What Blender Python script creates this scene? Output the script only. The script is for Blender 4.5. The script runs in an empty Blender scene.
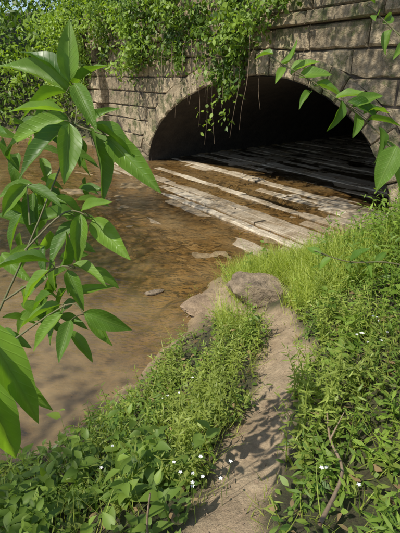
import bpy, math, random
import numpy as np
from mathutils import Vector
random.seed(7); rng=np.random.default_rng(11)
scene=bpy.context.scene
H=2.6
# ---------------------------------------------------------------- helpers
def nrm(a):
    a=np.asarray(a,float); return a/np.maximum(np.linalg.norm(a,axis=-1,keepdims=True),1e-9)
def hsh(i,j,s):
    v=np.sin(i*127.1+j*311.7+s*74.7)*43758.5453
    return v-np.floor(v)
def vn(x,y,sc=1.0,s=0):
    x=np.asarray(x,float)*sc; y=np.asarray(y,float)*sc
    i=np.floor(x); j=np.floor(y); fx=x-i; fy=y-j
    fx=fx*fx*(3-2*fx); fy=fy*fy*(3-2*fy)
    return (hsh(i,j,s)*(1-fx)+hsh(i+1,j,s)*fx)*(1-fy)+(hsh(i,j+1,s)*(1-fx)+hsh(i+1,j+1,s)*fx)*fy
def fbm(x,y,sc=1.0,s=0,o=4):
    r=0;a=.5;t=0
    for k in range(o):
        r=r+a*vn(x,y,sc*2**k,s+k*13); t+=a; a*=.5
    return r/t
def sst(a,b,x):
    t=np.clip((np.asarray(x,float)-a)/(b-a),0,1); return t*t*(3-2*t)

class Mesh:
    def __init__(s): s.v=[];s.f=[];s.m=[];s.c=[];s.n=0
    def add(s,v,f,c,mat=0):
        v=np.asarray(v,float).reshape(-1,3); f=np.asarray(f,int).reshape(-1,4)
        s.v.append(v); s.f.append(f+s.n); s.m.append(np.full(len(f),mat)); s.c.append(np.asarray(c,float).reshape(-1,3)); s.n+=len(v)
    def tube(s,pts,rad,sides=6,mat=0,tint=.5,sub=4):
        P=[Vector(p) for p in pts]; n=len(P)
        if n>2 and sub>1:
            Q=[];R=[]
            for i in range(n-1):
                p0=P[max(i-1,0)];p1=P[i];p2=P[i+1];p3=P[min(i+2,n-1)]
                for k in range(sub):
                    t=k/sub
                    Q.append(.5*((2*p1)+(p2-p0)*t+(2*p0-5*p1+4*p2-p3)*t*t+(3*p1-p0-3*p2+p3)*t**3)); R.append(rad[i]*(1-t)+rad[i+1]*t)
            Q.append(P[-1]);R.append(rad[-1]); P=Q;rad=R;n=len(P)
        V=[];up=Vector((.3,.2,1)).normalized()
        for i in range(n):
            d=(P[min(i+1,n-1)]-P[max(i-1,0)]).normalized()
            a=d.cross(up)
            if a.length<.05: a=d.cross(Vector((1,0,0)))
            a.normalize(); b=d.cross(a)
            for k in range(sides):
                an=2*math.pi*k/sides
                V.append(P[i]+(a*math.cos(an)+b*math.sin(an))*rad[i])
        F=[]
        for i in range(n-1):
            for k in range(sides):
                k2=(k+1)%sides
                F.append((i*sides+k,i*sides+k2,(i+1)*sides+k2,(i+1)*sides+k))
        s.add([tuple(v) for v in V],F,np.tile([.5,.3,tint],(len(V),1)),mat)
    def leaves(s,pos,ax,nr,L,W,tint,tm,mat=0):
        T,F,C=tm; pos=np.atleast_2d(pos); N=len(pos)
        ax=nrm(np.broadcast_to(ax,(N,3))); nr=np.broadcast_to(nr,(N,3)).astype(float)
        nr=nr-ax*np.sum(nr*ax,1,keepdims=True); nr=nrm(nr); b=np.cross(nr,ax)
        L=np.broadcast_to(L,(N,))[:,None,None]; W=np.broadcast_to(W,(N,))[:,None,None]; tint=np.broadcast_to(tint,(N,))
        V=pos[:,None,:]+ax[:,None,:]*L*T[None,:,0:1]+b[:,None,:]*W*T[None,:,1:2]+nr[:,None,:]*L*T[None,:,2:3]
        k=len(T); FF=F[None]+ (np.arange(N)*k)[:,None,None]
        CC=np.broadcast_to(C[None],(N,k,3)).copy(); CC[:,:,2]=tint[:,None]
        s.add(V,FF,CC,mat)
    def build(s,name,mats,smooth=True):
        v=np.concatenate(s.v);f=np.concatenate(s.f);m=np.concatenate(s.m);c=np.concatenate(s.c)
        me=bpy.data.meshes.new(name); me.vertices.add(len(v)); me.vertices.foreach_set('co',v.ravel())
        me.loops.add(f.size); me.loops.foreach_set('vertex_index',f.ravel().astype(np.int32))
        me.polygons.add(len(f)); me.polygons.foreach_set('loop_start',(np.arange(len(f))*4).astype(np.int32))
        me.polygons.foreach_set('loop_total',np.full(len(f),4,np.int32))
        me.polygons.foreach_set('material_index',m.astype(np.int32))
        me.polygons.foreach_set('use_smooth',np.full(len(f),smooth))
        a=me.attributes.new('leafco','FLOAT_VECTOR','POINT'); a.data.foreach_set('vector',c.ravel())
        me.update(calc_edges=True); me.validate()
        for x in mats: me.materials.append(x)
        o=bpy.data.objects.new(name,me); scene.collection.objects.link(o); return o

def template(nl,na,fold=.25,droop=.2,kind='ovate',wave=0.):
    V=[];C=[]
    for i in range(nl+1):
        t=i/nl
        if kind=='ovate': w=.5*math.sin(math.pi*min(1,t)**.78)**.85*(1-.15*t) if 0<t<1 else .015
        elif kind=='lance': w=.5*math.sin(math.pi*t**.7)**1.1 if 0<t<1 else .015
        elif kind=='round': w=.5*math.sin(math.pi*t)**.6 if 0<t<1 else .02
        else: w=.5*(1-t)**.6 if t<1 else .03
        for j in range(na):
            q=-1+2*j/(na-1)
            z=fold*abs(q)*w*.6 - droop*t*t + wave*math.sin(t*15+q*2)*abs(q)
            V.append((t,q*w,z)); C.append((t,q*w*2,0))
    F=[(i*na+j,i*na+j+1,(i+1)*na+j+1,(i+1)*na+j) for i in range(nl) for j in range(na-1)]
    return np.array(V),np.array(F),np.array(C)
T_HERO=template(10,5,.45,.2,'ovate',.014); T_HERO2=template(10,5,.7,.36,'ovate',.022); T_OV=template(4,3,.4,.25,'ovate'); T_S=template(3,2,0,.2,'ovate')
T_LA=template(3,2,0,.3,'lance'); T_BL=template(4,2,0,.45,'blade'); T_STEM=template(2,2,0,0,'blade'); T_RD=template(3,3,.3,.15,'round')

# ---------------------------------------------------------------- materials
def mat(name):
    m=bpy.data.materials.new(name); m.use_nodes=True; nt=m.node_tree; nt.nodes.clear()
    out=nt.nodes.new('ShaderNodeOutputMaterial'); return m,nt,out
def N(nt,t,**k):
    n=nt.nodes.new(t)
    for a,b in k.items(): setattr(n,a,b)
    return n
def mixc(nt,fac,a,b,mode='MIX'):
    n=nt.nodes.new('ShaderNodeMix'); n.data_type='RGBA'; n.blend_type=mode
    for i,x in((0,fac),(6,a),(7,b)):
        if isinstance(x,bpy.types.NodeSocket): nt.links.new(x,n.inputs[i])
        else: n.inputs[i].default_value=x if i==0 else (*x,1)
    return n.outputs[2]
def noise(nt,sc,det=5,rough=.6,vec=None,dim=None):
    n=nt.nodes.new('ShaderNodeTexNoise'); n.inputs['Scale'].default_value=sc;n.inputs['Detail'].default_value=min(det,5);n.inputs['Roughness'].default_value=rough
    if vec is not None: nt.links.new(vec,n.inputs['Vector'])
    return n.outputs['Fac']
def mr(nt,val,a,b,c=0.,d=1.):
    n=nt.nodes.new('ShaderNodeMapRange'); nt.links.new(val,n.inputs[0])
    for i,x in enumerate((a,b,c,d)): n.inputs[i+1].default_value=x
    return n.outputs[0]
def math2(nt,op,a,b=None):
    n=nt.nodes.new('ShaderNodeMath'); n.operation=op
    for i,x in enumerate((a,b)):
        if x is None: continue
        if isinstance(x,bpy.types.NodeSocket): nt.links.new(x,n.inputs[i])
        else: n.inputs[i].default_value=x
    return n.outputs[0]
def bump(nt,h,st,dist,prev=None):
    n=nt.nodes.new('ShaderNodeBump'); n.inputs['Strength'].default_value=st;n.inputs['Distance'].default_value=dist
    nt.links.new(h,n.inputs['Height'])
    if prev is not None: nt.links.new(prev,n.inputs['Normal'])
    return n.outputs[0]
def geo(nt): return nt.nodes.new('ShaderNodeNewGeometry').outputs['Position']

def leafmat(name,dark,light,trans=.38,rough=.42,veins=False,tcol=(1.7,1.7,.55),patch=None):
    m,nt,out=mat(name)
    at=N(nt,'ShaderNodeAttribute',attribute_name='leafco'); sp=nt.nodes.new('ShaderNodeSeparateXYZ'); nt.links.new(at.outputs['Vector'],sp.inputs[0])
    col=mixc(nt,sp.outputs[2],dark,light)
    if patch:
        pn=noise(nt,1.6,2,.6,geo(nt)); col=mixc(nt,mr(nt,pn,.44,.6,0,.5),col,patch)
    if veins:
        nn=noise(nt,16,3,.6,geo(nt)); col=mixc(nt,mr(nt,nn,.4,.65,0,.45),col,(dark[0]*1.6,dark[1]*1.1,dark[2]),'MIX')
    p=N(nt,'ShaderNodeBsdfPrincipled'); p.inputs['Roughness'].default_value=rough; p.inputs['Specular IOR Level'].default_value=.45
    if veins:
        av=math2(nt,'ABSOLUTE',sp.outputs[1]); mid=mr(nt,av,.0,.07,1,0)
        ph=math2(nt,'SUBTRACT',math2(nt,'MULTIPLY',sp.outputs[0],58.),math2(nt,'MULTIPLY',av,16.))
        sv=mr(nt,math2(nt,'SINE',ph),.8,1.,0,.35)
        v=math2(nt,'MAXIMUM',mid,sv)
        col=mixc(nt,math2(nt,'MULTIPLY',v,.26),col,(light[0]*1.5,light[1]*1.3,light[2]*2))
        nb=bump(nt,math2(nt,'SUBTRACT',1.,v),.5,.002); nt.links.new(nb,p.inputs['Normal'])
        nt.links.new(mr(nt,nn,.35,.65,rough-.06,rough+.2),p.inputs['Roughness'])
    nt.links.new(col,p.inputs['Base Color'])
    tr=nt.nodes.new('ShaderNodeBsdfTranslucent'); tc=mixc(nt,1.,col,tcol,'MULTIPLY'); nt.links.new(tc,tr.inputs[0])
    mx=nt.nodes.new('ShaderNodeMixShader'); mx.inputs[0].default_value=trans
    nt.links.new(p.outputs[0],mx.inputs[1]);nt.links.new(tr.outputs[0],mx.inputs[2]);nt.links.new(mx.outputs[0],out.inputs[0])
    return m
M_HERO=leafmat('leaf_glossy',(.05,.135,.014),(.21,.36,.045),.42,.4,True)
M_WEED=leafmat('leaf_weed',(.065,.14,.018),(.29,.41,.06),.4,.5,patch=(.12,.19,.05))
M_WEED2=leafmat('leaf_weed_pale',(.14,.20,.035),(.40,.48,.10),.4,.5,patch=(.19,.23,.05))
M_DRY=leafmat('leaf_dry',(.16,.10,.045),(.34,.25,.12),.2,.8,tcol=(1,1,1))
M_GRASS=leafmat('leaf_grass',(.22,.30,.04),(.50,.56,.13),.42,.5)
M_IVY=leafmat('leaf_vine',(.05,.11,.013),(.25,.37,.045),.4,.5)
M_TREE=leafmat('leaf_tree',(.035,.08,.012),(.09,.17,.025),.3,.5)

def simple(name,c1,c2,sc,rough=.8,bs=.5,bd=.01,bsc=None,trans=0):
    m,nt,out=mat(name); g=geo(nt)
    n=noise(nt,sc,6,.65,g); col=mixc(nt,mr(nt,n,.3,.7),c1,c2)
    p=N(nt,'ShaderNodeBsdfPrincipled'); p.inputs['Roughness'].default_value=rough; nt.links.new(col,p.inputs['Base Color'])
    nt.links.new(bump(nt,noise(nt,bsc or sc*3,6,.7,g),bs,bd),p.inputs['Normal']); nt.links.new(p.outputs[0],out.inputs[0]); return m
M_BARK=simple('bark',(.06,.045,.03),(.16,.12,.08),14,.9,.8,.02)
M_STEM=simple('green_stem',(.10,.13,.04),(.16,.12,.06),30,.6,.2,.001)
M_TWIG=simple('dry_twig',(.16,.11,.07),(.32,.24,.16),40,.85,.5,.002)
M_ROCK=simple('rock_brown',(.09,.068,.045),(.36,.275,.18),7,.85,1.,.06,9)
M_SLAB=simple('rock_pink',(.18,.125,.08),(.38,.275,.17),5,.8,1.,.04,8)
M_PETAL=simple('white_petal',(.75,.75,.72),(.82,.82,.8),20,.6,.1,.001)

def stonemat():
    m,nt,out=mat('old_sandstone'); g=geo(nt)
    at=N(nt,'ShaderNodeAttribute',attribute_name='leafco'); sp=nt.nodes.new('ShaderNodeSeparateXYZ'); nt.links.new(at.outputs['Vector'],sp.inputs[0])
    col=mixc(nt,sp.outputs[2],(.22,.165,.10),(.51,.41,.265))
    n1=noise(nt,1.1,6,.75,g); col=mixc(nt,mr(nt,n1,.43,.59,0,.72),col,(.14,.108,.065))
    n2=noise(nt,14,6,.75,g); col=mixc(nt,mr(nt,n2,.35,.7,0,.5),col,(.51,.42,.28))
    n4=noise(nt,4,6,.75,g); col=mixc(nt,mr(nt,n4,.48,.62,0,.78),col,(.075,.06,.04))
    n3=noise(nt,2.0,6,.8,g); col=mixc(nt,mr(nt,n3,.50,.61,0,.68),col,(.10,.125,.035))
    mpv=N(nt,'ShaderNodeMapping'); mpv.inputs['Scale'].default_value=(5,5,.5); nt.links.new(g,mpv.inputs[0])
    n6=noise(nt,1.,4,.7,mpv.outputs[0]); col=mixc(nt,mr(nt,n6,.54,.68,0,.6),col,(.06,.05,.035))
    sz=nt.nodes.new('ShaderNodeSeparateXYZ'); nt.links.new(g,sz.inputs[0]); col=mixc(nt,mr(nt,sz.outputs[2],.6,0,0,.6),col,(.07,.055,.03))
    p=N(nt,'ShaderNodeBsdfPrincipled'); p.inputs['Roughness'].default_value=.88; nt.links.new(col,p.inputs['Base Color'])
    b=bump(nt,noise(nt,5,8,.7,g),1.,.10); b=bump(nt,noise(nt,35,5,.7,g),.7,.014,b); nt.links.new(b,p.inputs['Normal'])
    nt.links.new(p.outputs[0],out.inputs[0]); return m
M_STONE=stonemat()
M_MORTAR=simple('dark_mortar',(.03,.024,.018),(.07,.055,.04),6,.95,.8,.02)
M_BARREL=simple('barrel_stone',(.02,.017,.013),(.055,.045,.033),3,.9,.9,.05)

# ---------------------------------------------------------------- layout: wall frame (s along wall, w into tunnel)
def SW(s,w,z):
    s=np.asarray(s,float);w=np.asarray(w,float);z=np.asarray(z,float)
    s,w,z=np.broadcast_arrays(s,w,z)
    return np.stack([-1.68+.581*s+.814*w,14.0-.814*s+.581*w,z],-1)
def toS(x,y): return (x+1.68)*.581-(y-14)*.814
def toW(x,y): return (x+1.68)*.814+(y-14)*.581
near=[(-25,-5),(-8,-.6),(-4,.9),(-2,1.75),(-1.25,2.2),(-.72,2.75),(-.41,3.4),(-.06,3.97),(-.10,4.5),(.22,5.1),(.94,5.45),(1.97,5.75),(2.9,6.25)]
tun=[tuple(SW(8.7,-.1,0)[:2]),tuple(SW(8.7,17,0)[:2]),tuple(SW(0,17,0)[:2]),tuple(SW(0,-.1,0)[:2])]
far=[(-4.0,17.0),(-6,18.6),(-10,20.5),(-25,22)]
POLY=np.array(near+tun+far,float)
def creek_d(x,y):
    x=np.asarray(x,float);y=np.asarray(y,float); A=POLY;Bq=np.roll(POLY,-1,0)
    d=np.full(x.shape,1e9); ins=np.zeros(x.shape,bool)
    for (ax,ay),(bx,by) in zip(A,Bq):
        ex,ey=bx-ax,by-ay; t=np.clip(((x-ax)*ex+(y-ay)*ey)/(ex*ex+ey*ey),0,1)
        d=np.minimum(d,np.hypot(x-ax-t*ex,y-ay-t*ey))
        c=((ay>y)!=(by>y)); 
        xi=ax+(y-ay)*ex/(ey if ey!=0 else 1e-9)
        ins^=c&(x<xi)
    return np.where(ins,-d,d)
PATH=[(.05,.2,.2),(.095,.99,.17),(.18,1.27,.17),(.36,1.77,.165),(.58,2.34,.18),(.72,2.98,.17),(.70,3.45,.15),(.40,3.85,.13),(.12,4.3,.26),(.12,4.7,.26)]
def path_m(x,y):
    x=np.asarray(x,float);y=np.asarray(y,float);r=np.full(x.shape,9.)
    for PP in (PATH,):
        for a,b in zip(PP[:-1],PP[1:]):
            ex,ey=b[0]-a[0],b[1]-a[1]; t=np.clip(((x-a[0])*ex+(y-a[1])*ey)/(ex*ex+ey*ey),0,1)
            r=np.minimum(r,np.hypot(x-a[0]-t*ex,y-a[1]-t*ey)/(a[2]+(b[2]-a[2])*t))
    return r+ (fbm(x,y,5,3)-.5)*1.2   # <1 : on the path
def hgt(x,y):
    x=np.asarray(x,float);y=np.asarray(y,float)
    d=creek_d(x,y)+(fbm(x,y,2.2,5)-.5)*.22
    u=np.clip(d/2.8,0,1)
    z=1.08*(.5*(1-(1-u)**1.8)+.5*u*u*(3-2*u))+.05*sst(0,.12,d)
    z=z-.38*sst(0,.7,-d)
    wv=toW(x,y);sv=toS(x,y)
    apr=sst(-4.6,-3.6,wv)*(1-sst(-.9,-.2,wv))*sst(-2.0,-.5,sv)*(d<0)
    z=np.where(apr>0,np.maximum(z,-.38+apr*(.345+(fbm(x,y,1.5,33)-.5)*.18+(fbm(x,y,8,35)-.5)*.03)),z)
    z=z+.35*sst(1.0,3.2,x)*sst(0,2,d)
    farb=sst(11,16,y)*sst(.0,1,d); z=z+farb*np.clip(d,0,9)*.55
    leftb=sst(-20,-30,x); z=z+leftb*np.clip(d,0,8)*.3
    z=z+np.clip(d-4,0,30)*.03
    z=z+(fbm(x,y,1.1,9)-.5)*.16*sst(.1,1.5,d)+(fbm(x,y,7,21)-.5)*.06*sst(-.3,.2,d)
    pm=path_m(x,y); z=z-.05*(1-sst(.7,1.4,pm))*sst(0,.3,d)
    return z
# ---------------------------------------------------------------- ground
def lines(lo,hi,step,ext):
    c=list(np.arange(lo,hi+1e-6,step)); s=step; a=lo
    left=[];
    while a>-ext: s*=1.12; a-=s; left.append(a)
    s=step;a=c[-1];right=[]
    while a<ext: s*=1.12;a+=s;right.append(a)
    return np.array(left[::-1]+c+right)
gx=lines(-4.2,4.2,.035,150); gy=lines(.2,14.0,.035,150)
X,Y=np.meshgrid(gx,gy,indexing='ij'); Z=hgt(X,Y)
nx,ny=X.shape
pmk=(1-sst(.6,1.4,path_m(X,Y)))
Z=Z+(fbm(X,Y,16,71,3)-.5)*.03*(pmk>0.02)
V=np.stack([X,Y,Z],-1).reshape(-1,3); I=np.arange(nx*ny).reshape(nx,ny)
F=np.stack([I[:-1,:-1],I[1:,:-1],I[1:,1:],I[:-1,1:]],-1).reshape(-1,4)
g=Mesh(); C=np.stack([1-sst(.75,1.3,path_m(X,Y)),np.clip(creek_d(X,Y),-3,3)/6+.5,X*0],-1)
g.add(V,F,C)
m,nt,out=mat('bank_soil'); P=geo(nt)
at=N(nt,'ShaderNodeAttribute',attribute_name='leafco'); sp=nt.nodes.new('ShaderNodeSeparateXYZ'); nt.links.new(at.outputs['Vector'],sp.inputs[0])
n1=noise(nt,3,7,.7,P); n2=noise(nt,35,6,.75,P)
dirt=mixc(nt,mr(nt,n1,.35,.68),(.27,.195,.12),(.50,.385,.25)); dirt=mixc(nt,mr(nt,n2,.42,.7,0,.6),dirt,(.19,.135,.085))
soil=mixc(nt,mr(nt,n2,.4,.7),(.05,.04,.022),(.07,.085,.025))
col=mixc(nt,sp.outputs[0],soil,dirt)
bank=mr(nt,sp.outputs[1],.5,.555,1,0); col=mixc(nt,bank,col,mixc(nt,n1,(.16,.115,.065),(.33,.235,.14)))
wet=mr(nt,sp.outputs[1],.49,.512,1,0); col=mixc(nt,wet,col,mixc(nt,mr(nt,n1,.4,.6),(.18,.125,.06),(.37,.27,.145)))
p=N(nt,'ShaderNodeBsdfPrincipled'); nt.links.new(col,p.inputs['Base Color']); nt.links.new(mr(nt,sp.outputs[1],.49,.52,.45,.92),p.inputs['Roughness'])
b=bump(nt,n1,.6,.05); b=bump(nt,noise(nt,30,8,.8,P),.9,.02,b); nt.links.new(b,p.inputs['Normal']); nt.links.new(p.outputs[0],out.inputs[0])
g.build('ground',[m])
# ---------------------------------------------------------------- water
m,nt,out=mat('creek_water'); P=geo(nt)
mp=N(nt,'ShaderNodeMapping'); mp.inputs['Rotation'].default_value=(0,0,math.radians(35)); mp.inputs['Scale'].default_value=(1,2.0,1); nt.links.new(P,mp.inputs[0])
bn=bump(nt,noise(nt,2.2,3,.55,mp.outputs[0]),.35,.06); bn=bump(nt,noise(nt,12,2,.5,mp.outputs[0]),.3,.014,bn)
vm=N(nt,'ShaderNodeVectorMath',operation='DOT_PRODUCT'); vm.inputs[1].default_value=(.814,.581,0); nt.links.new(P,vm.inputs[0])
wv=math2(nt,'SUBTRACT',vm.outputs['Value'],-1.68*.814+14*.581)
n1=noise(nt,.9,5,.6,P)
mk=math2(nt,'ADD',mr(nt,wv,-6.0,-4.0,.46,.12),mr(nt,n1,.35,.7,-.08,.18))
dif=nt.nodes.new('ShaderNodeBsdfDiffuse'); nt.links.new(mixc(nt,mr(nt,n1,.35,.7),(.25,.178,.082),(.41,.30,.15)),dif.inputs[0])
tr=nt.nodes.new('ShaderNodeBsdfTransparent'); tr.inputs[0].default_value=(.91,.79,.56,1)
mx=nt.nodes.new('ShaderNodeMixShader'); nt.links.new(mk,mx.inputs[0]); nt.links.new(tr.outputs[0],mx.inputs[1]); nt.links.new(dif.outputs[0],mx.inputs[2])
gl=nt.nodes.new('ShaderNodeBsdfGlossy'); gl.inputs['Roughness'].default_value=.02; nt.links.new(bn,gl.inputs['Normal'])
fr=nt.nodes.new('ShaderNodeFresnel'); fr.inputs[0].default_value=1.6; nt.links.new(bn,fr.inputs['Normal'])
m2=nt.nodes.new('ShaderNodeMixShader'); nt.links.new(fr.outputs[0],m2.inputs[0]); nt.links.new(mx.outputs[0],m2.inputs[1]); nt.links.new(gl.outputs[0],m2.inputs[2])
nt.links.new(m2.outputs[0],out.inputs[0]); M_WATER=m
w=Mesh(); w.add([(-60,-12,0),(20,-12,0),(20,30,0),(-60,30,0)],[(0,1,2,3)],np.zeros((4,3)))
w.build('creek_water',[M_WATER])
# ---------------------------------------------------------------- arch curves
a1,a2,rise=5.2,3.5,2.58
def intr(n=300):
    P=[]
    for t in np.linspace(0,1,n):
        a=math.pi*(1-t)
        if a>math.pi/2:
            c=abs(math.cos(a))**(2/1.8); s_=math.sin(a)**(2/1.8); P.append((a1-a1*c,rise*s_))
        else: P.append((a1+a2*math.cos(a),rise*math.sin(a)))
    P=np.array(P)
    P=np.vstack([[(0,-.6)],P,[(a1+a2,-.6)]])
    L=np.r_[0,np.cumsum(np.hypot(*np.diff(P,axis=0).T))]
    q=np.linspace(0,L[-1],400); return np.stack([np.interp(q,L,P[:,0]),np.interp(q,L,P[:,1])],1)
IN=intr(); tg=np.gradient(IN,axis=0); tg/=np.linalg.norm(tg,axis=1,keepdims=True)
k=np.ones(31)/31
nrmv=np.stack([-tg[:,1],tg[:,0]],1)
for c_ in range(2):
    pad=np.pad(nrmv[:,c_],15,'edge'); nrmv[:,c_]=np.convolve(pad,k,'valid')
nrmv/=np.linalg.norm(nrmv,axis=1,keepdims=True)
RT=.52; EX=IN+nrmv*RT
pk=int(np.argmax(EX[:,1]))
def ext(s): 
    r=np.interp(s,EX[:,0],EX[:,1]); return np.where((s<EX[0,0])|(s>EX[-1,0]),-9,r)
def sL(z): return float(np.interp(z,EX[:pk+1,1],EX[:pk+1,0]))
def sR(z): return float(np.interp(-z,-EX[pk:,1],EX[pk:,0]))
class Blocks:
    def __init__(s): s.M=Mesh()
    def block(s,top,bot,off,back=.06,tint=.5,gp=.009,iw=.038):
        top=np.array(top);bot=np.array(bot); n=len(top); per=np.vstack([top,bot[::-1]]); c=(per.max(0)+per.min(0))/2; h=np.maximum((per.max(0)-per.min(0))/2,.02)
        def ins(g): return c+(per-c)*np.maximum(1-g/h,.2)
        jit=rng.normal(0,.012,(len(per),2))
        rings=[(ins(gp),back),(ins(gp+.002)+jit*.5,-off+.04),(ins(iw)+jit,-off)]
        V=[SW(r[:,0],w_,r[:,1]) for r,w_ in rings]; V[2]=V[2]+ (rng.normal(0,.014,(len(per),1))*np.array([[.814,.581,0]]))
        m_=len(per); F=[]
        for r in range(2):
            for i in range(m_):
                j=(i+1)%m_; F.append((r*m_+i,r*m_+j,(r+1)*m_+j,(r+1)*m_+i))
        for i in range(n-1): F.append((2*m_+i,2*m_+i+1,2*m_+m_-2-i,2*m_+m_-1-i))
        s.M.add(np.vstack(V),F,np.tile([0,0,tint],(3*m_,1)))
WB=Blocks()
zs=[-.6,-.15,.32,.76,1.24,1.66,2.12,2.55,3.02,3.45]
for ci in range(len(zs)-1):
    z0,z1=zs[ci],zs[ci+1]
    iv=[(-4.3,sL(z1)),(sR(z1),13.)] if z1<EX[pk,1] else [(-4.3,13.)]
    for a,b in iv:
        s0=a
        while s0<b-.02:
            l=random.uniform(.55,1.35); s1=min(s0+l,b)
            if b-s1<.3: s1=b
            ss=np.linspace(s0,s1,5); bt=np.minimum(np.maximum(z0,ext(ss)),z1-.004)
            off=random.uniform(-.03,.04)+(.3 if (s0+s1)/2<-3.2 else 0)
            WB.block(np.stack([ss,np.full(5,z1)],1),np.stack([ss,bt],1),off,.06,random.random())
            s0=s1
def course(z0,z1,off,la,lb,back=.06):
    s0=-4.3
    while s0<13:
        s1=s0+random.uniform(la,lb); ss=np.linspace(s0,s1,3)
        WB.block(np.stack([ss,ss*0+z1],1),np.stack([ss,ss*0+z0],1),off+random.uniform(0,.025),back,random.random()); s0=s1
course(3.452,3.68,.13,.9,1.8); course(3.682,4.12,.03,.7,1.5); course(4.122,4.4,.02,.7,1.5); course(4.402,4.6,.12,.9,1.6,.55)
nv=31; idx=np.linspace(12,len(IN)-13,nv+1).astype(int)
for i in range(nv):
    A_,B_=idx[i],idx[i+1]; mm=(A_+B_)//2
    top=[EX[A_],EX[mm],EX[B_]];bot=[IN[A_],IN[mm],IN[B_]]
    WB.block(top,bot,.07+random.uniform(-.02,.025),.05,.1+.9*random.random(),.016,.055)
parent=bpy.data.objects.new('stone_arch_bridge',None); scene.collection.objects.link(parent)
o=WB.M.build('wall_stones',[M_STONE],False); o.parent=parent
bk=Mesh(); ss=np.linspace(-4.3,13,400); lo=np.where((ss>0)&(ss<8.7),np.interp(ss,IN[:,0],IN[:,1]),-.6)
V=np.vstack([SW(ss,.045,lo),SW(ss,.045,4.5+0*ss)]); n=len(ss)
bk.add(V,[(i,i+1,n+i+1,n+i) for i in range(n-1)],np.zeros((2*n,3)))
bk.add(SW(np.array([-4.31,-4.31,-4.31,-4.31]),np.array([-.3,3,3,-.3]),np.array([-.6,-.6,4.5,4.5])),[(0,1,2,3)],np.zeros((4,3)))
o=bk.build('mortar_backing',[M_MORTAR]); o.parent=parent
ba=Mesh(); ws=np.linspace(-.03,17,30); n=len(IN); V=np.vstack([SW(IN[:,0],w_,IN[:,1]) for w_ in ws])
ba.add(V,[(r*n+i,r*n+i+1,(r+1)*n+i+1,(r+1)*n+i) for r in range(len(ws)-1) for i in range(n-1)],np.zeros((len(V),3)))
n=60; s2=np.linspace(0.0,8.7,n); V=np.vstack([SW(s2,16.9,-.6+0*s2),SW(s2,16.9,np.interp(s2,IN[:,0],IN[:,1]))])  # end cap added to block light, keeping the barrel's far end dark
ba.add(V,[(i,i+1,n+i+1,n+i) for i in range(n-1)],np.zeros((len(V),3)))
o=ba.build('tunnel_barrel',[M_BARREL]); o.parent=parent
em=Mesh(); es=np.linspace(-9,40,60); ew=np.r_[.5,np.linspace(1.2,40,30)]
ES,EW=np.meshgrid(es,ew,indexing='ij'); EZ=-1+5.4*sst(-9,-4.2,ES)+.04*EW+(fbm(ES,EW,.7,4)-.5)*.3
V=SW(ES,EW,EZ).reshape(-1,3); I=np.arange(EZ.size).reshape(EZ.shape)
em.add(V,np.stack([I[:-1,:-1],I[1:,:-1],I[1:,1:],I[:-1,1:]],-1),np.zeros((len(V),3)))
em.build('embankment',[simple('embankment_soil',(.04,.05,.02),(.07,.09,.03),4)])
# ---------------------------------------------------------------- slab floor / apron
m,nt,out=mat('weathered_slab'); P=geo(nt)
at=N(nt,'ShaderNodeAttribute',attribute_name='leafco'); sp=nt.nodes.new('ShaderNodeSeparateXYZ'); nt.links.new(at.outputs['Vector'],sp.inputs[0])
mp=N(nt,'ShaderNodeMapping'); mp.inputs['Rotation'].default_value=(0,0,math.radians(54.5)); nt.links.new(P,mp.inputs[0])
mp2=N(nt,'ShaderNodeMapping'); mp2.inputs['Scale'].default_value=(1.2,10,1); nt.links.new(mp.outputs[0],mp2.inputs[0])
gr=noise(nt,1.5,6,.7,mp2.outputs[0]); n1=noise(nt,1.5,6,.7,P); n5=noise(nt,7,6,.75,P)
col=mixc(nt,sp.outputs[2],(.36,.29,.20),(.74,.65,.50)); col=mixc(nt,mr(nt,gr,.42,.74,0,.5),col,(.27,.205,.13))
col=mixc(nt,mr(nt,n1,.46,.6,0,.72),col,(.27,.195,.11)); col=mixc(nt,mr(nt,n5,.52,.66,0,.65),col,(.20,.145,.085))
sz=nt.nodes.new('ShaderNodeSeparateXYZ'); nt.links.new(P,sz.inputs[0]); wetz=mr(nt,sz.outputs[2],-.006,.014,1,0)
col=mixc(nt,math2(nt,'MULTIPLY',wetz,.6),col,(.29,.21,.12))
p=N(nt,'ShaderNodeBsdfPrincipled'); nt.links.new(col,p.inputs['Base Color']); nt.links.new(mr(nt,n1,.35,.65,.5,.18),p.inputs['Roughness'])
nt.links.new(bump(nt,math2(nt,'ADD',gr,n5),.9,.035),p.inputs['Normal']); nt.links.new(p.outputs[0],out.inputs[0])
pl=Mesh(); w0=-4.0
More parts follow.
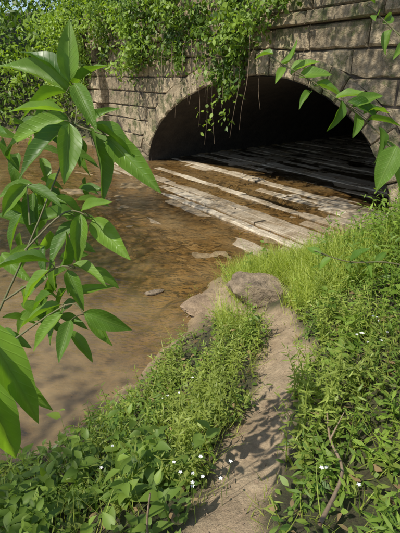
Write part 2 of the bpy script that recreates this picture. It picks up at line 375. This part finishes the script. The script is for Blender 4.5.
while w0<14:
    inside=w0>.3
    wd=random.uniform(.2,.36); gap=random.uniform(.015,.04) if inside else random.uniform(.03,.12)
    base=np.interp(w0,[-4,-2.9,-2.2,-.5,.8,14],[-.055,-.033,-.008,.002,.004,.010])+(random.uniform(-.012,.012) if inside else random.uniform(-.022,.022))
    s0=-1.2+random.uniform(-.6,.6) if w0<-.3 else .02
    send=9.2
    while s0<send:
        s1=min(s0+random.uniform(1.2,4.2),send); n=max(4,int((s1-s0)/.07)); ss=np.linspace(s0+.01,s1-.01,n); r=[]; mid=(s0+s1)/2
        zz=base+random.uniform(-.012,.012)+(fbm(ss,ss*0+w0*3,.9,2)-.5)*(.05 if inside else .075)+(.028*sst(3.2,6,ss)-.012)*(w0<.5)+(fbm(ss,ss*0+w0*5,6,12)-.5)*.012
        tw_=random.uniform(-.02,.02); sk_=random.uniform(-.08,.08)
        j0=(fbm(ss,ss*0+w0,3,5)-.5)*.09+(ss-mid)*tw_*.6; j1=(fbm(ss,ss*0+w0,3.5,8)-.5)*.09+(ss-mid)*tw_*.6; tl=random.uniform(-.014,.014)
        for wq,dz,sh in ((w0+j0,-.14,0),(w0+j0,-.008,0),(w0+.014+j0,0,0),(w0+wd-.014+j1,tl,sk_),(w0+wd+j1,tl-.008,sk_),(w0+wd+j1,-.14,sk_)):
            r.append(SW(ss+sh,wq,zz+dz))
        V=np.vstack(r); F=[(q*n+i,q*n+i+1,(q+1)*n+i+1,(q+1)*n+i) for q in range(5) for i in range(n-1)]
        F+= [(0,n,4*n,5*n),(n,2*n,3*n,4*n),(n-1,2*n-1,5*n-1,6*n-1),(2*n-1,3*n-1,4*n-1,5*n-1)]
        if inside or random.random()>.08: pl.add(V,F,np.tile([0,0,random.random()],(len(V),1)))
        s0=s1
    w0+=wd+gap
pl.build('slab_apron_floor',[m],False)
# ---------------------------------------------------------------- rocks
def rock(name,x,y,sx,sy,sz_,rot,matl,seed,sink=.3,z=None):
    import bmesh
    bm=bmesh.new(); bmesh.ops.create_icosphere(bm,subdivisions=5,radius=1)
    cs=math.cos(rot);sn=math.sin(rot); r_=random.Random(seed)
    pls=[(Vector((r_.gauss(0,1),r_.gauss(0,1),r_.gauss(0,.8))).normalized(),r_.uniform(.62,.88)) for _ in range(13)]+[(Vector((.1,-.1,1)).normalized(),.6)]
    from mathutils import noise as mn
    for v in bm.verts:
        c=v.co.copy()
        for d,h in pls:
            k_=c.dot(d)-h
            if k_>0: c-=d*k_*.92
        c*=1+.10*mn.noise(c*2.5+Vector((seed,0,0)))+.05*mn.noise(c*7)+.02*mn.noise(c*20)
        c=Vector((c.x*sx,c.y*sy,c.z*sz_)); v.co=Vector((c.x*cs-c.y*sn,c.x*sn+c.y*cs,c.z))
    me=bpy.data.meshes.new(name); bm.to_mesh(me); bm.free(); me.materials.append(matl)
    for p_ in me.polygons: p_.use_smooth=True
    o=bpy.data.objects.new(name,me); scene.collection.objects.link(o)
    zz=float(hgt(np.array([x]),np.array([y]))[0]) if z is None else z
    o.location=(x,y,zz+sz_*(.55-sink)); return o
rock('boulder',.66,4.0,.36,.26,.2,-.35,M_ROCK,3,.0)
rock('flat_rock',.06,4.4,.42,.22,.06,.9,M_SLAB,5,.75)
rock('creek_stone',-.6,4.75,.13,.07,.04,.4,M_ROCK,22,.2,z=0)
# ---------------------------------------------------------------- scatter helpers
def rnd(n,a,b): return rng.uniform(a,b,n)
def scat(n,x0,x1,y0,y1,dens):
    x=rnd(n,x0,x1);y=rnd(n,y0,y1); k_=rng.random(n)<dens(x,y); x=x[k_];y=y[k_]; return np.stack([x,y,hgt(x,y)],1)
def randup(n,spread): return nrm(np.stack([rng.normal(0,spread,n),rng.normal(0,spread,n),np.ones(n)],1))
def onbank(x,y): return (creek_d(x,y)>.14)&(path_m(x,y)>1.0)&~((toW(x,y)>-.1)&(toS(x,y)>-5))&(np.hypot((x-.62)/.4,(y-3.85)/.36)>1)
def plants(M,P,hmin,hmax,nl,Lr,Wf,tm,lean=.25,mat_=0,stemw=.005,bot=.15,droop=.0,tshift=0.):
    n=len(P); h=rnd(n,hmin,hmax)*(.5+1.0*fbm(P[:,0],P[:,1],1.3,12))*(.5+.5*sst(.1,.8,creek_d(P[:,0],P[:,1]))); ax=randup(n,lean)
    M.leaves(P-ax*.02,ax,rng.normal(0,1,(n,3)),h,np.full(n,stemw*2),rnd(n,.3,.8),T_STEM,mat_)
    M.leaves(P-ax*.02,ax,np.cross(ax,np.array([.3,.9,.1])),h,np.full(n,stemw*2),rnd(n,.3,.8),T_STEM,mat_)
    base=rnd(n,0,1); az0=rnd(n,0,6.28)
    for i in range(nl):
        f=bot+(1-bot)*(i+rnd(n,0,.8))/nl; f=np.minimum(f,1)
        az=az0+i*2.4+rng.normal(0,.3,n); el=rnd(n,-.15,.6)+.5*(f>.85)-droop
        d=np.stack([np.cos(az)*np.cos(el),np.sin(az)*np.cos(el),np.sin(el)],1)
        L=rnd(n,Lr[0],Lr[1])*(1.15-.55*f); nr=np.stack([-np.cos(az)*np.sin(el),-np.sin(az)*np.sin(el),np.cos(el)],1)+rng.normal(0,.3,(n,3))
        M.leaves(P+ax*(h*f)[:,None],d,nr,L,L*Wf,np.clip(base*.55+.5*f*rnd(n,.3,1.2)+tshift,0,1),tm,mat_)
G=Mesh()
P=scat(38000,-2.6,4.2,.3,7.0,lambda x,y:onbank(x,y)*(.2+.8*sst(.3,.6,fbm(x,y,3,2))))
n=len(P); az=rnd(n,0,6.28); el=rnd(n,-.1,.8); d=np.stack([np.cos(az)*np.cos(el),np.sin(az)*np.cos(el),np.sin(el)],1)
G.leaves(P+np.stack([0*az,0*az,rnd(n,.01,.1)],1),d,np.array([0,0,1])+rng.normal(0,.35,(n,3)),rnd(n,.025,.06),rnd(n,.015,.032),rnd(n,0,.9),T_S)
P=scat(5000,-2.2,3.5,.5,6,lambda x,y:onbank(x,y)*.6); n=len(P); az=rnd(n,0,6.28)
G.leaves(P+np.stack([0*az,0*az,rnd(n,.01,.08)],1),np.stack([np.cos(az),np.sin(az),rnd(n,-.2,.4)],1),np.array([0,0,1])+rng.normal(0,.5,(n,3)),rnd(n,.03,.08),rnd(n,.015,.035),rnd(n,0,1),T_S,1)
G.build('ground_cover_plants',[M_WEED,M_DRY])
Wd=Mesh()
hd=lambda x,y:onbank(x,y)&(path_m(x,y)>1.2)
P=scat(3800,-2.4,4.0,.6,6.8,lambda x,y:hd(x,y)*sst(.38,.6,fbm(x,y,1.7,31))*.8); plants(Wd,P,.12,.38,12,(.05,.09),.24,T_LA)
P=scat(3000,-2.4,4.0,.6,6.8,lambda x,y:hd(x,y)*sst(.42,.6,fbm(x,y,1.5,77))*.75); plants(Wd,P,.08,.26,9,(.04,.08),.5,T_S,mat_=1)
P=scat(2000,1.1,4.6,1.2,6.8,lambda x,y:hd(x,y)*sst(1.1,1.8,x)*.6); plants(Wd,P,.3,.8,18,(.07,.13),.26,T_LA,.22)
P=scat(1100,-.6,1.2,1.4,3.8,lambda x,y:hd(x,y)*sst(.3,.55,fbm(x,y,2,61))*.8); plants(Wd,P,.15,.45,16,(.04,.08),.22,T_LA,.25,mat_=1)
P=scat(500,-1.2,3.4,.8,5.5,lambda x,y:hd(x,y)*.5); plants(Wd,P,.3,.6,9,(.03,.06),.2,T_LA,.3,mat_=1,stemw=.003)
Wd.build('weeds',[M_WEED,M_WEED2])
Bd=Mesh()
P=scat(280,-1.5,-.1,.75,1.8,lambda x,y:hd(x,y)*.5); plants(Bd,P,.15,.48,6,(.06,.14),.6,T_OV,.4,0,.005,.4)
P=scat(500,.5,3.8,.8,6,lambda x,y:hd(x,y)*.35*sst(.4,.6,fbm(x,y,1.5,17))); plants(Bd,P,.15,.5,7,(.07,.13),.6,T_OV,.3,0,.005,.4)
Bd.build('broadleaf_plants',[M_WEED])
Gr=Mesh()
def grass(P,a,b,w_=.006):
    n=len(P); ax=randup(n,.4); Gr.leaves(P,ax,-ax+rng.normal(0,.1,(n,3)),rnd(n,a,b)*(.5+1.0*fbm(P[:,0],P[:,1],3,15)),rnd(n,w_*.6,w_*1.3),rnd(n,.1,1),T_BL)
P=scat(28000,.2,2.4,3.3,6.0,lambda x,y:(creek_d(x,y)>.03)*(path_m(x,y)>1.0)*(.12+.88*sst(.38,.54,fbm(x,y,2,91)))*(1-sst(1.4,2.2,x+.3*np.sin(y*3)))*(np.hypot((x-.62)/.36,(y-3.85)/.3)>1)); grass(P,.12,.36,.007)
P=scat(15000,-1.6,3.5,.6,5,lambda x,y:onbank(x,y)*sst(.48,.6,fbm(x,y,2.4,51))*.8); grass(P,.08,.3,.005)
P=scat(6000,-.3,1.3,.7,5,lambda x,y:(path_m(x,y)>.6)*(path_m(x,y)<1.25)*.9*sst(.4,.6,fbm(x,y,6,52))); grass(P,.03,.14,.004)
Gr.build('grass',[M_GRASS])
Fl=Mesh()
for cx,cy,nn,rr in ((.0,1.28,9,.07),(.98,2.1,5,.06),(1.12,2.2,4,.05),(.55,1.15,3,.06),(-.45,1.5,3,.1),(-.2,2.3,4,.1)):
    for i in range(nn):
        x=cx+random.gauss(0,rr);y=cy+random.gauss(0,rr); z=float(hgt(np.array([x]),np.array([y]))[0]); h=random.uniform(.16,.30); c=np.array([x,y,z+h])
        Fl.tube([(x+random.gauss(0,.02),y,z),tuple(c)],[.0015,.001],4,1,.7,1)
        az=np.arange(5)*1.2566+random.random(); d=np.stack([np.cos(az),np.sin(az),.35+0*az],1)
        Fl.leaves(np.repeat(c[None],5,0),d,np.array([random.gauss(0,.4),random.gauss(0,.4),1.]),.010,.008,.5,T_RD,0)
Fl.build('white_wildflowers',[M_PETAL,M_WEED])
# ---------------------------------------------------------------- sapling sprays (local table in a leaning plane)
def spray(name,O,U,leafs,stems,extra,base,lw=.40,seed=1,xtra=0):
    M=Mesh(); O=np.array(O); ex=np.array([1,0,0.]);up=np.array([0,.4226,.9063]);bk_=np.array([0,.9063,-.4226]); r_=random.Random(seed)
    def L2(a,b,c=0): return O+ex*a*U+up*b*U+bk_*c
    for a,b,c,d in leafs:
        t0=r_.uniform(-.05,.06); p0=L2(a,b,t0); p1=L2(c,d,t0+r_.uniform(-.07,.03)); v=p1-p0; L=np.linalg.norm(v)*1.02
        n_=-bk_*r_.uniform(.3,1)+.9*np.array([0,0,1])+np.array([r_.gauss(0,.6),r_.gauss(0,.3),r_.gauss(0,.3)])
        M.leaves(p0,v,n_,L,L*lw*r_.uniform(.85,1.15),r_.random(),r_.choice([T_HERO,T_HERO2]),0)
        near_=min((L2(*q) for st in stems for q in st),key=lambda q:np.linalg.norm(q-p0))
        M.tube([tuple(near_),tuple((near_+p0)/2+np.array([0,0,.004])),tuple(p0)],[.0016,.0013,.001],5,1,.5,2)
    for st in stems:
        M.tube([tuple(L2(*q)) for q in st],list(np.linspace(.0032,.0016,len(st))),7,1)
    for e in extra: M.tube(e[0],e[1],8,2)
    for p0,p1,wd in base:
        p0=np.array(p0);p1=np.array(p1); M.leaves(p0,p1-p0,np.array([.5,-.6,.6]),np.linalg.norm(p1-p0),wd,.9,T_HERO2,0)
    for i in range(xtra[0] if xtra else 0):
        a=r_.uniform(xtra[1],xtra[2]); b=r_.uniform(xtra[3],xtra[4]); dpt=r_.uniform(.03,.3); p0=L2(a,b,dpt); an=r_.uniform(-2.6,.3)
        M.leaves(p0,np.array([math.cos(an),r_.gauss(0,.4),math.sin(an)]),np.array([r_.gauss(0,.4),-.4,.8]),r_.uniform(.06,.13),r_.uniform(.03,.05),r_.random()*.8,T_HERO,0)
    return M.build(name,[M_HERO,M_STEM,M_BARK])
LS=[(-3,40,3,86),(-5,40,-42,82),(-9,37,-73,75),(-3,37,25,62),(5,33,28,-10),(-7,30,-55,25),
(10,0,45,-63),(30,-10,83,-63),(20,-5,70,-25),(0,-5,3,-60),(-5,-3,-50,-50),(-10,3,-75,-15),(-5,7,-45,7),(8,5,35,22),
(-40,-65,-5,-80),(-47,-65,-45,-115),(-50,-55,-90,-65),(-45,-60,-75,-90),
(7,-90,7,-137),(15,-93,53,-130),(0,-93,-30,-137),(-5,-87,-45,-90),(12,-88,40,-80),
(0,-140,35,-150),(-5,-145,13,-180),(-20,-145,-55,-175),(-25,-137,-70,-130),(-10,-140,10,-120),
(10,-187,55,-205),(10,-191,30,-223),(0,-193,-5,-225),(-7,-187,-40,-220),(-15,-180,-60,-195)]
SS=[[(-78,-190),(-55,-140),(-28,-75),(0,0),(-2,39)],[(-82,-230),(-10,-180),(9,-189)],[(-70,-175),(-20,-143),(0,-143)],[(-50,-125),(-10,-87),(15,-92)],[(-45,-100),(-48,-62)],[(0,0),(30,-10)]]
def LL(a,b): return tuple(np.array([-.329,1.136,2.481])+np.array([1,0,0])*a*.002634+np.array([0,.4226,.9063])*b*.002634)
spray('leafy_sapling',(-.329,1.136,2.481),.002634,LS,SS,[([(-.82,.85,.8),(-.76,.82,1.3),(-.66,.85,1.7),LL(-78,-190)],[.009,.007,.005,.003]),([(-.66,.85,1.7),LL(-82,-230)],[.004,.003]),([(-.80,.82,1.0),(-.6,.55,1.9),(-.3,.44,2.3)],[.006,.004,.002])],
 [((-.275,.43,2.33),(-.19,.38,2.205),.044),((-.28,.40,2.29),(-.222,.37,2.13),.044),((-.3,.45,2.25),(-.2,.42,2.2),.034)],.37,4,(80,-105,-15,-215,30))
RS=[(-73,47,-90,53),(-65,43,-45,55),(-60,39,-70,23),(-45,31,-15,33),(-30,21,0,17),(-30,19,-45,5),(-10,7,20,10),(-5,3,-10,-25),(0,0,27,-13),(10,-10,5,-35),(20,-17,47,-23),(30,-25,40,-55),(45,-45,27,-85),(50,-55,57,-90),
(25,95,5,110),(33,90,20,78),(40,85,57,100),(47,77,38,57),(55,55,43,43),(-52,35,-30,50),(5,-5,30,8),(15,-12,42,0),(38,-35,60,-40),
(-25,-149,-37,-141),(-15,-152,-27,-163),(0,-156,10,-143),(15,-157,20,-171),(35,-157,47,-145),(43,-159,50,-175)]
RT_=[[(85,-95),(40,-35),(0,0),(-35,25),(-77,49)],[(80,45),(47,77),(21,100)],[(80,-165),(40,-157),(5,-157),(-31,-146)]]
def RL(a,b): return tuple(np.array([.506,1.534,2.506])+np.array([1,0,0])*a*.00349+np.array([0,.4226,.9063])*b*.00349)
spray('leafy_sapling',(.506,1.534,2.506),.00349,RS,RT_,[([(1.15,1.35,1.0),(1.1,1.4,1.6),(1.0,1.45,2.0),RL(85,-95)],[.012,.01,.007,.004]),([(1.1,1.4,1.6),(1.0,1.5,2.3),RL(80,45)],[.008,.006,.003]),([(1.12,1.38,1.4),RL(80,-165)],[.008,.004])],[],.46,8)
# ---------------------------------------------------------------- ivy on the wall
Iv=Mesh(); n=56000
s_=rnd(n,-6,8.5); z_=rnd(n,.8,5.8)
zb=np.interp(s_,[-6,-4.6,-3.6,-2.2,-1.2,-.4,.3,1.2,2,2.8,3.6,4.1,4.35,4.7,5.3,6,7,8.5],[1.6,1.9,2.8,3.2,2.9,2.5,2.8,3.0,2.75,2.95,2.85,1.6,1.5,2.6,3.2,3.7,4.1,4.6])+(fbm(s_,s_*0,2.2,6)-.5)*1.3
dn=sst(-.1,.3,z_-zb)*np.where(z_>4.9,.7,1)*(.25+.75*sst(.38,.56,fbm(s_,z_,1.6,44)))
k_=rng.random(n)<dn; s_=s_[k_];z_=z_[k_];n=len(s_)
w_=-.1-rng.random(n)**1.3*(.1+.9*sst(.35,.65,fbm(s_,z_,1.2,61)))-.35*(s_<-3.1); w_=np.where(z_>4.65,w_+rnd(n,0,.9),w_)
P=SW(s_,w_,z_); az=rnd(n,0,6.28)
d=np.stack([np.cos(az)*.7,np.sin(az)*.7-.2,rnd(n,-1.2,.1)],1); nr=np.array([-.6,-.6,.7])+rng.normal(0,.55,(n,3))
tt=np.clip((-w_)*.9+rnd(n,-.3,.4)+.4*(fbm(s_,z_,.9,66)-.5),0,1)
Iv.leaves(P,d,nr,rnd(n,.06,.17),rnd(n,.045,.10),tt,T_S)
r2=random.Random(5)
for i in range(20):
    s0=r2.choice([r2.uniform(1.5,3.5),r2.uniform(3.4,5.4),r2.uniform(1,6.5)]); zt=3.4; zl=r2.uniform(.7,2.6); w0=-.12-r2.random()*.25; a=r2.uniform(-.25,.25)
    pts=[tuple(SW(s0+a*f+.05*math.sin(f*7+i),w0-.1*f,zt+(zl-zt)*f)) for f in (0,.25,.5,.75,1)]
    Iv.tube(pts,[.007,.006,.005,.004,.002],4,1)
    m_=r2.randint(0,7); f=np.random.default_rng(i).random(m_)**2; pp=SW(s0+a*f,w0-.1*f,zt+(zl-zt)*f)
    if m_: Iv.leaves(pp,rng.normal(0,1,(m_,3))*[1,1,.6]-[0,0,.5],rng.normal(0,1,(m_,3)),.07,.05,rng.random(m_),T_S)
Iv.build('hanging_vines',[M_IVY,M_TWIG])
# ---------------------------------------------------------------- far bank shrubs
Sh=Mesh(); n=115000
x=rnd(n,-20,-1.5);y=rnd(n,14.5,26); d_=creek_d(x,y); top=np.clip(d_,0,9)*.9+1.4+5.4*fbm(x,y,.55,3)+.9*vn(x,y,2,7)+2.2*sst(-7,-10,x)*sst(.5,3,d_)
gz=hgt(x,y); up_=rng.random(n)**.6*top; wv_=toW(x,y);sv=toS(x,y)
k_=(d_>-.4)&(rng.random(n)<.6)&~((sv>-4.4)&(wv_<.5))&(fbm(x+up_,y-up_,1.1,17)>.40); x=x[k_];y=y[k_];z=(gz+up_)[k_]; n=len(x)
Sh.leaves(np.stack([x,y,z],1),rng.normal(0,1,(n,3))-[0,0,.4],np.array([-.4,-.6,.8])+rng.normal(0,.5,(n,3)),rnd(n,.16,.36),rnd(n,.08,.17),np.clip(rnd(n,0,.6)+.5*sst(.4,.6,fbm(x,z,1.2,4)),0,1),T_S)
Sh.build('riverbank_shrubs',[M_IVY])
# ---------------------------------------------------------------- trees
def tree(base,mid,crown,R,nl,seed,nclump=26,r0=.17):
    r_=random.Random(seed); q=np.random.default_rng(seed); M=Mesh(); base=Vector(base);mid=Vector(mid);crown=Vector(crown)
    M.tube([base-Vector((0,0,.4)),base.lerp(mid,.5)+Vector((.1,0,0)),mid,mid.lerp(crown,.6),crown],[r0,r0*.8,r0*.6,r0*.35,r0*.12],10,1,.5,5)
    for i in range(nclump):
        v=Vector((r_.gauss(0,1),r_.gauss(0,1),r_.gauss(0,.6))).normalized()*r_.uniform(.35,1)
        c=crown+Vector((v.x*R[0],v.y*R[1],v.z*R[2])); st=mid.lerp(crown,r_.uniform(0,.9))
        M.tube([st,st.lerp(c,.5)+Vector((r_.gauss(0,.2),r_.gauss(0,.2),.25)),c],[r0*.22,r0*.13,.012],5,1,.5,3)
        m_=nl//nclump; sc=r_.uniform(.5,.95); pp=np.array(c)+q.normal(0,1,(m_,3))*[sc*.75,sc*.75,sc*.4]
        M.leaves(pp,q.normal(0,1,(m_,3))-[0,0,.4],np.array([0,0,1.])+q.normal(0,.5,(m_,3)),q.uniform(.09,.16,m_),q.uniform(.05,.085,m_),q.random(m_),T_S,0)
    M.build('tree',[M_TREE,M_BARK])
tree((-8.3,-2,.8),(-8.2,1.5,5.5),(-7.5,4.2,8.2),(2.8,2.6,1.3),6000,1,20)
tree((5.2,3.2,1.4),(3.6,4.4,5.5),(-.2,5.2,8.6),(2.5,1.8,1.0),4200,2,16,.15)
tree((-4.6,-6.0,1.2),(-5.6,-4.8,5),(-6.2,-2.8,8.5),(1.9,1.7,1.2),1800,3,10,.13)
tree((-12,24,4.0),(-12,23.5,6),(-11.5,23,7.6),(4.5,3,2.4),12000,4,34)
# ---------------------------------------------------------------- twigs
def gz1(x,y): return float(hgt(np.array([x]),np.array([y]))[0])
tw=Mesh(); pts=[(.66,1.62),(.61,1.4),(.6,1.2),(.42,.92)]
tw.tube([(x,y,gz1(x,y)+.14) for x,y in pts],[.004,.006,.007,.009],7,0); tw.tube([(.61,1.4,gz1(.61,1.4)+.14),(.7,1.5,gz1(.7,1.5)+.22)],[.005,.002],6,0,.5,1)
tw.build('fallen_stick',[M_TWIG])
tw=Mesh(); tw.tube([(-.2,1.02,gz1(-.2,1.02)-.02),(-.21,1.04,gz1(-.2,1.02)+.15),(-.19,1.05,gz1(-.2,1.02)+.33)],[.006,.005,.003],6,0); tw.build('dead_stalk',[M_TWIG])
Lt=Mesh(); P=scat(5500,-.3,1.6,.7,5,lambda x,y:(path_m(x,y)<1.25)*(.15+.6*fbm(x,y,4,8)**2)); n=len(P); az=rnd(n,0,6.28)
Lt.leaves(P+[0,0,.008],np.stack([np.cos(az),np.sin(az),rnd(n,0,.15)],1),np.array([0,0,1])+rng.normal(0,.2,(n,3)),rnd(n,.008,.04),rnd(n,.003,.016),rng.random(n),T_S)
Lt.build('leaf_litter',[M_TWIG])
# ---------------------------------------------------------------- light / world / camera
el=math.radians(53); hx,hy=nrm(np.array([-.80,-.60])); S=Vector((hx*math.cos(el),hy*math.cos(el),math.sin(el)))
ld=bpy.data.lights.new('sun','SUN'); ld.energy=5; ld.angle=math.radians(.5); ld.color=(1,.94,.82)
lo_=bpy.data.objects.new('sun',ld); lo_.rotation_euler=S.to_track_quat('Z','Y').to_euler(); lo_.location=(-10,-10,20); scene.collection.objects.link(lo_)
wd=bpy.data.worlds.new('World'); scene.world=wd; wd.use_nodes=True; nt=wd.node_tree; bg=nt.nodes['Background']
sk=nt.nodes.new('ShaderNodeTexSky'); sk.sky_type='NISHITA'; sk.sun_disc=False; sk.sun_elevation=el; sk.sun_rotation=math.atan2(S.x,S.y); nt.links.new(sk.outputs[0],bg.inputs[0]); bg.inputs[1].default_value=.15
cd=bpy.data.cameras.new('camera'); cd.sensor_fit='VERTICAL'; cd.angle_y=2*math.atan(266.5/410); cd.clip_start=.05; cd.clip_end=600
co=bpy.data.objects.new('camera',cd); co.location=(0,0,H); co.rotation_euler=(math.radians(65),0,0); scene.collection.objects.link(co); scene.camera=co
scene.view_settings.view_transform='Standard'; scene.view_settings.look='None'; scene.view_settings.exposure=0
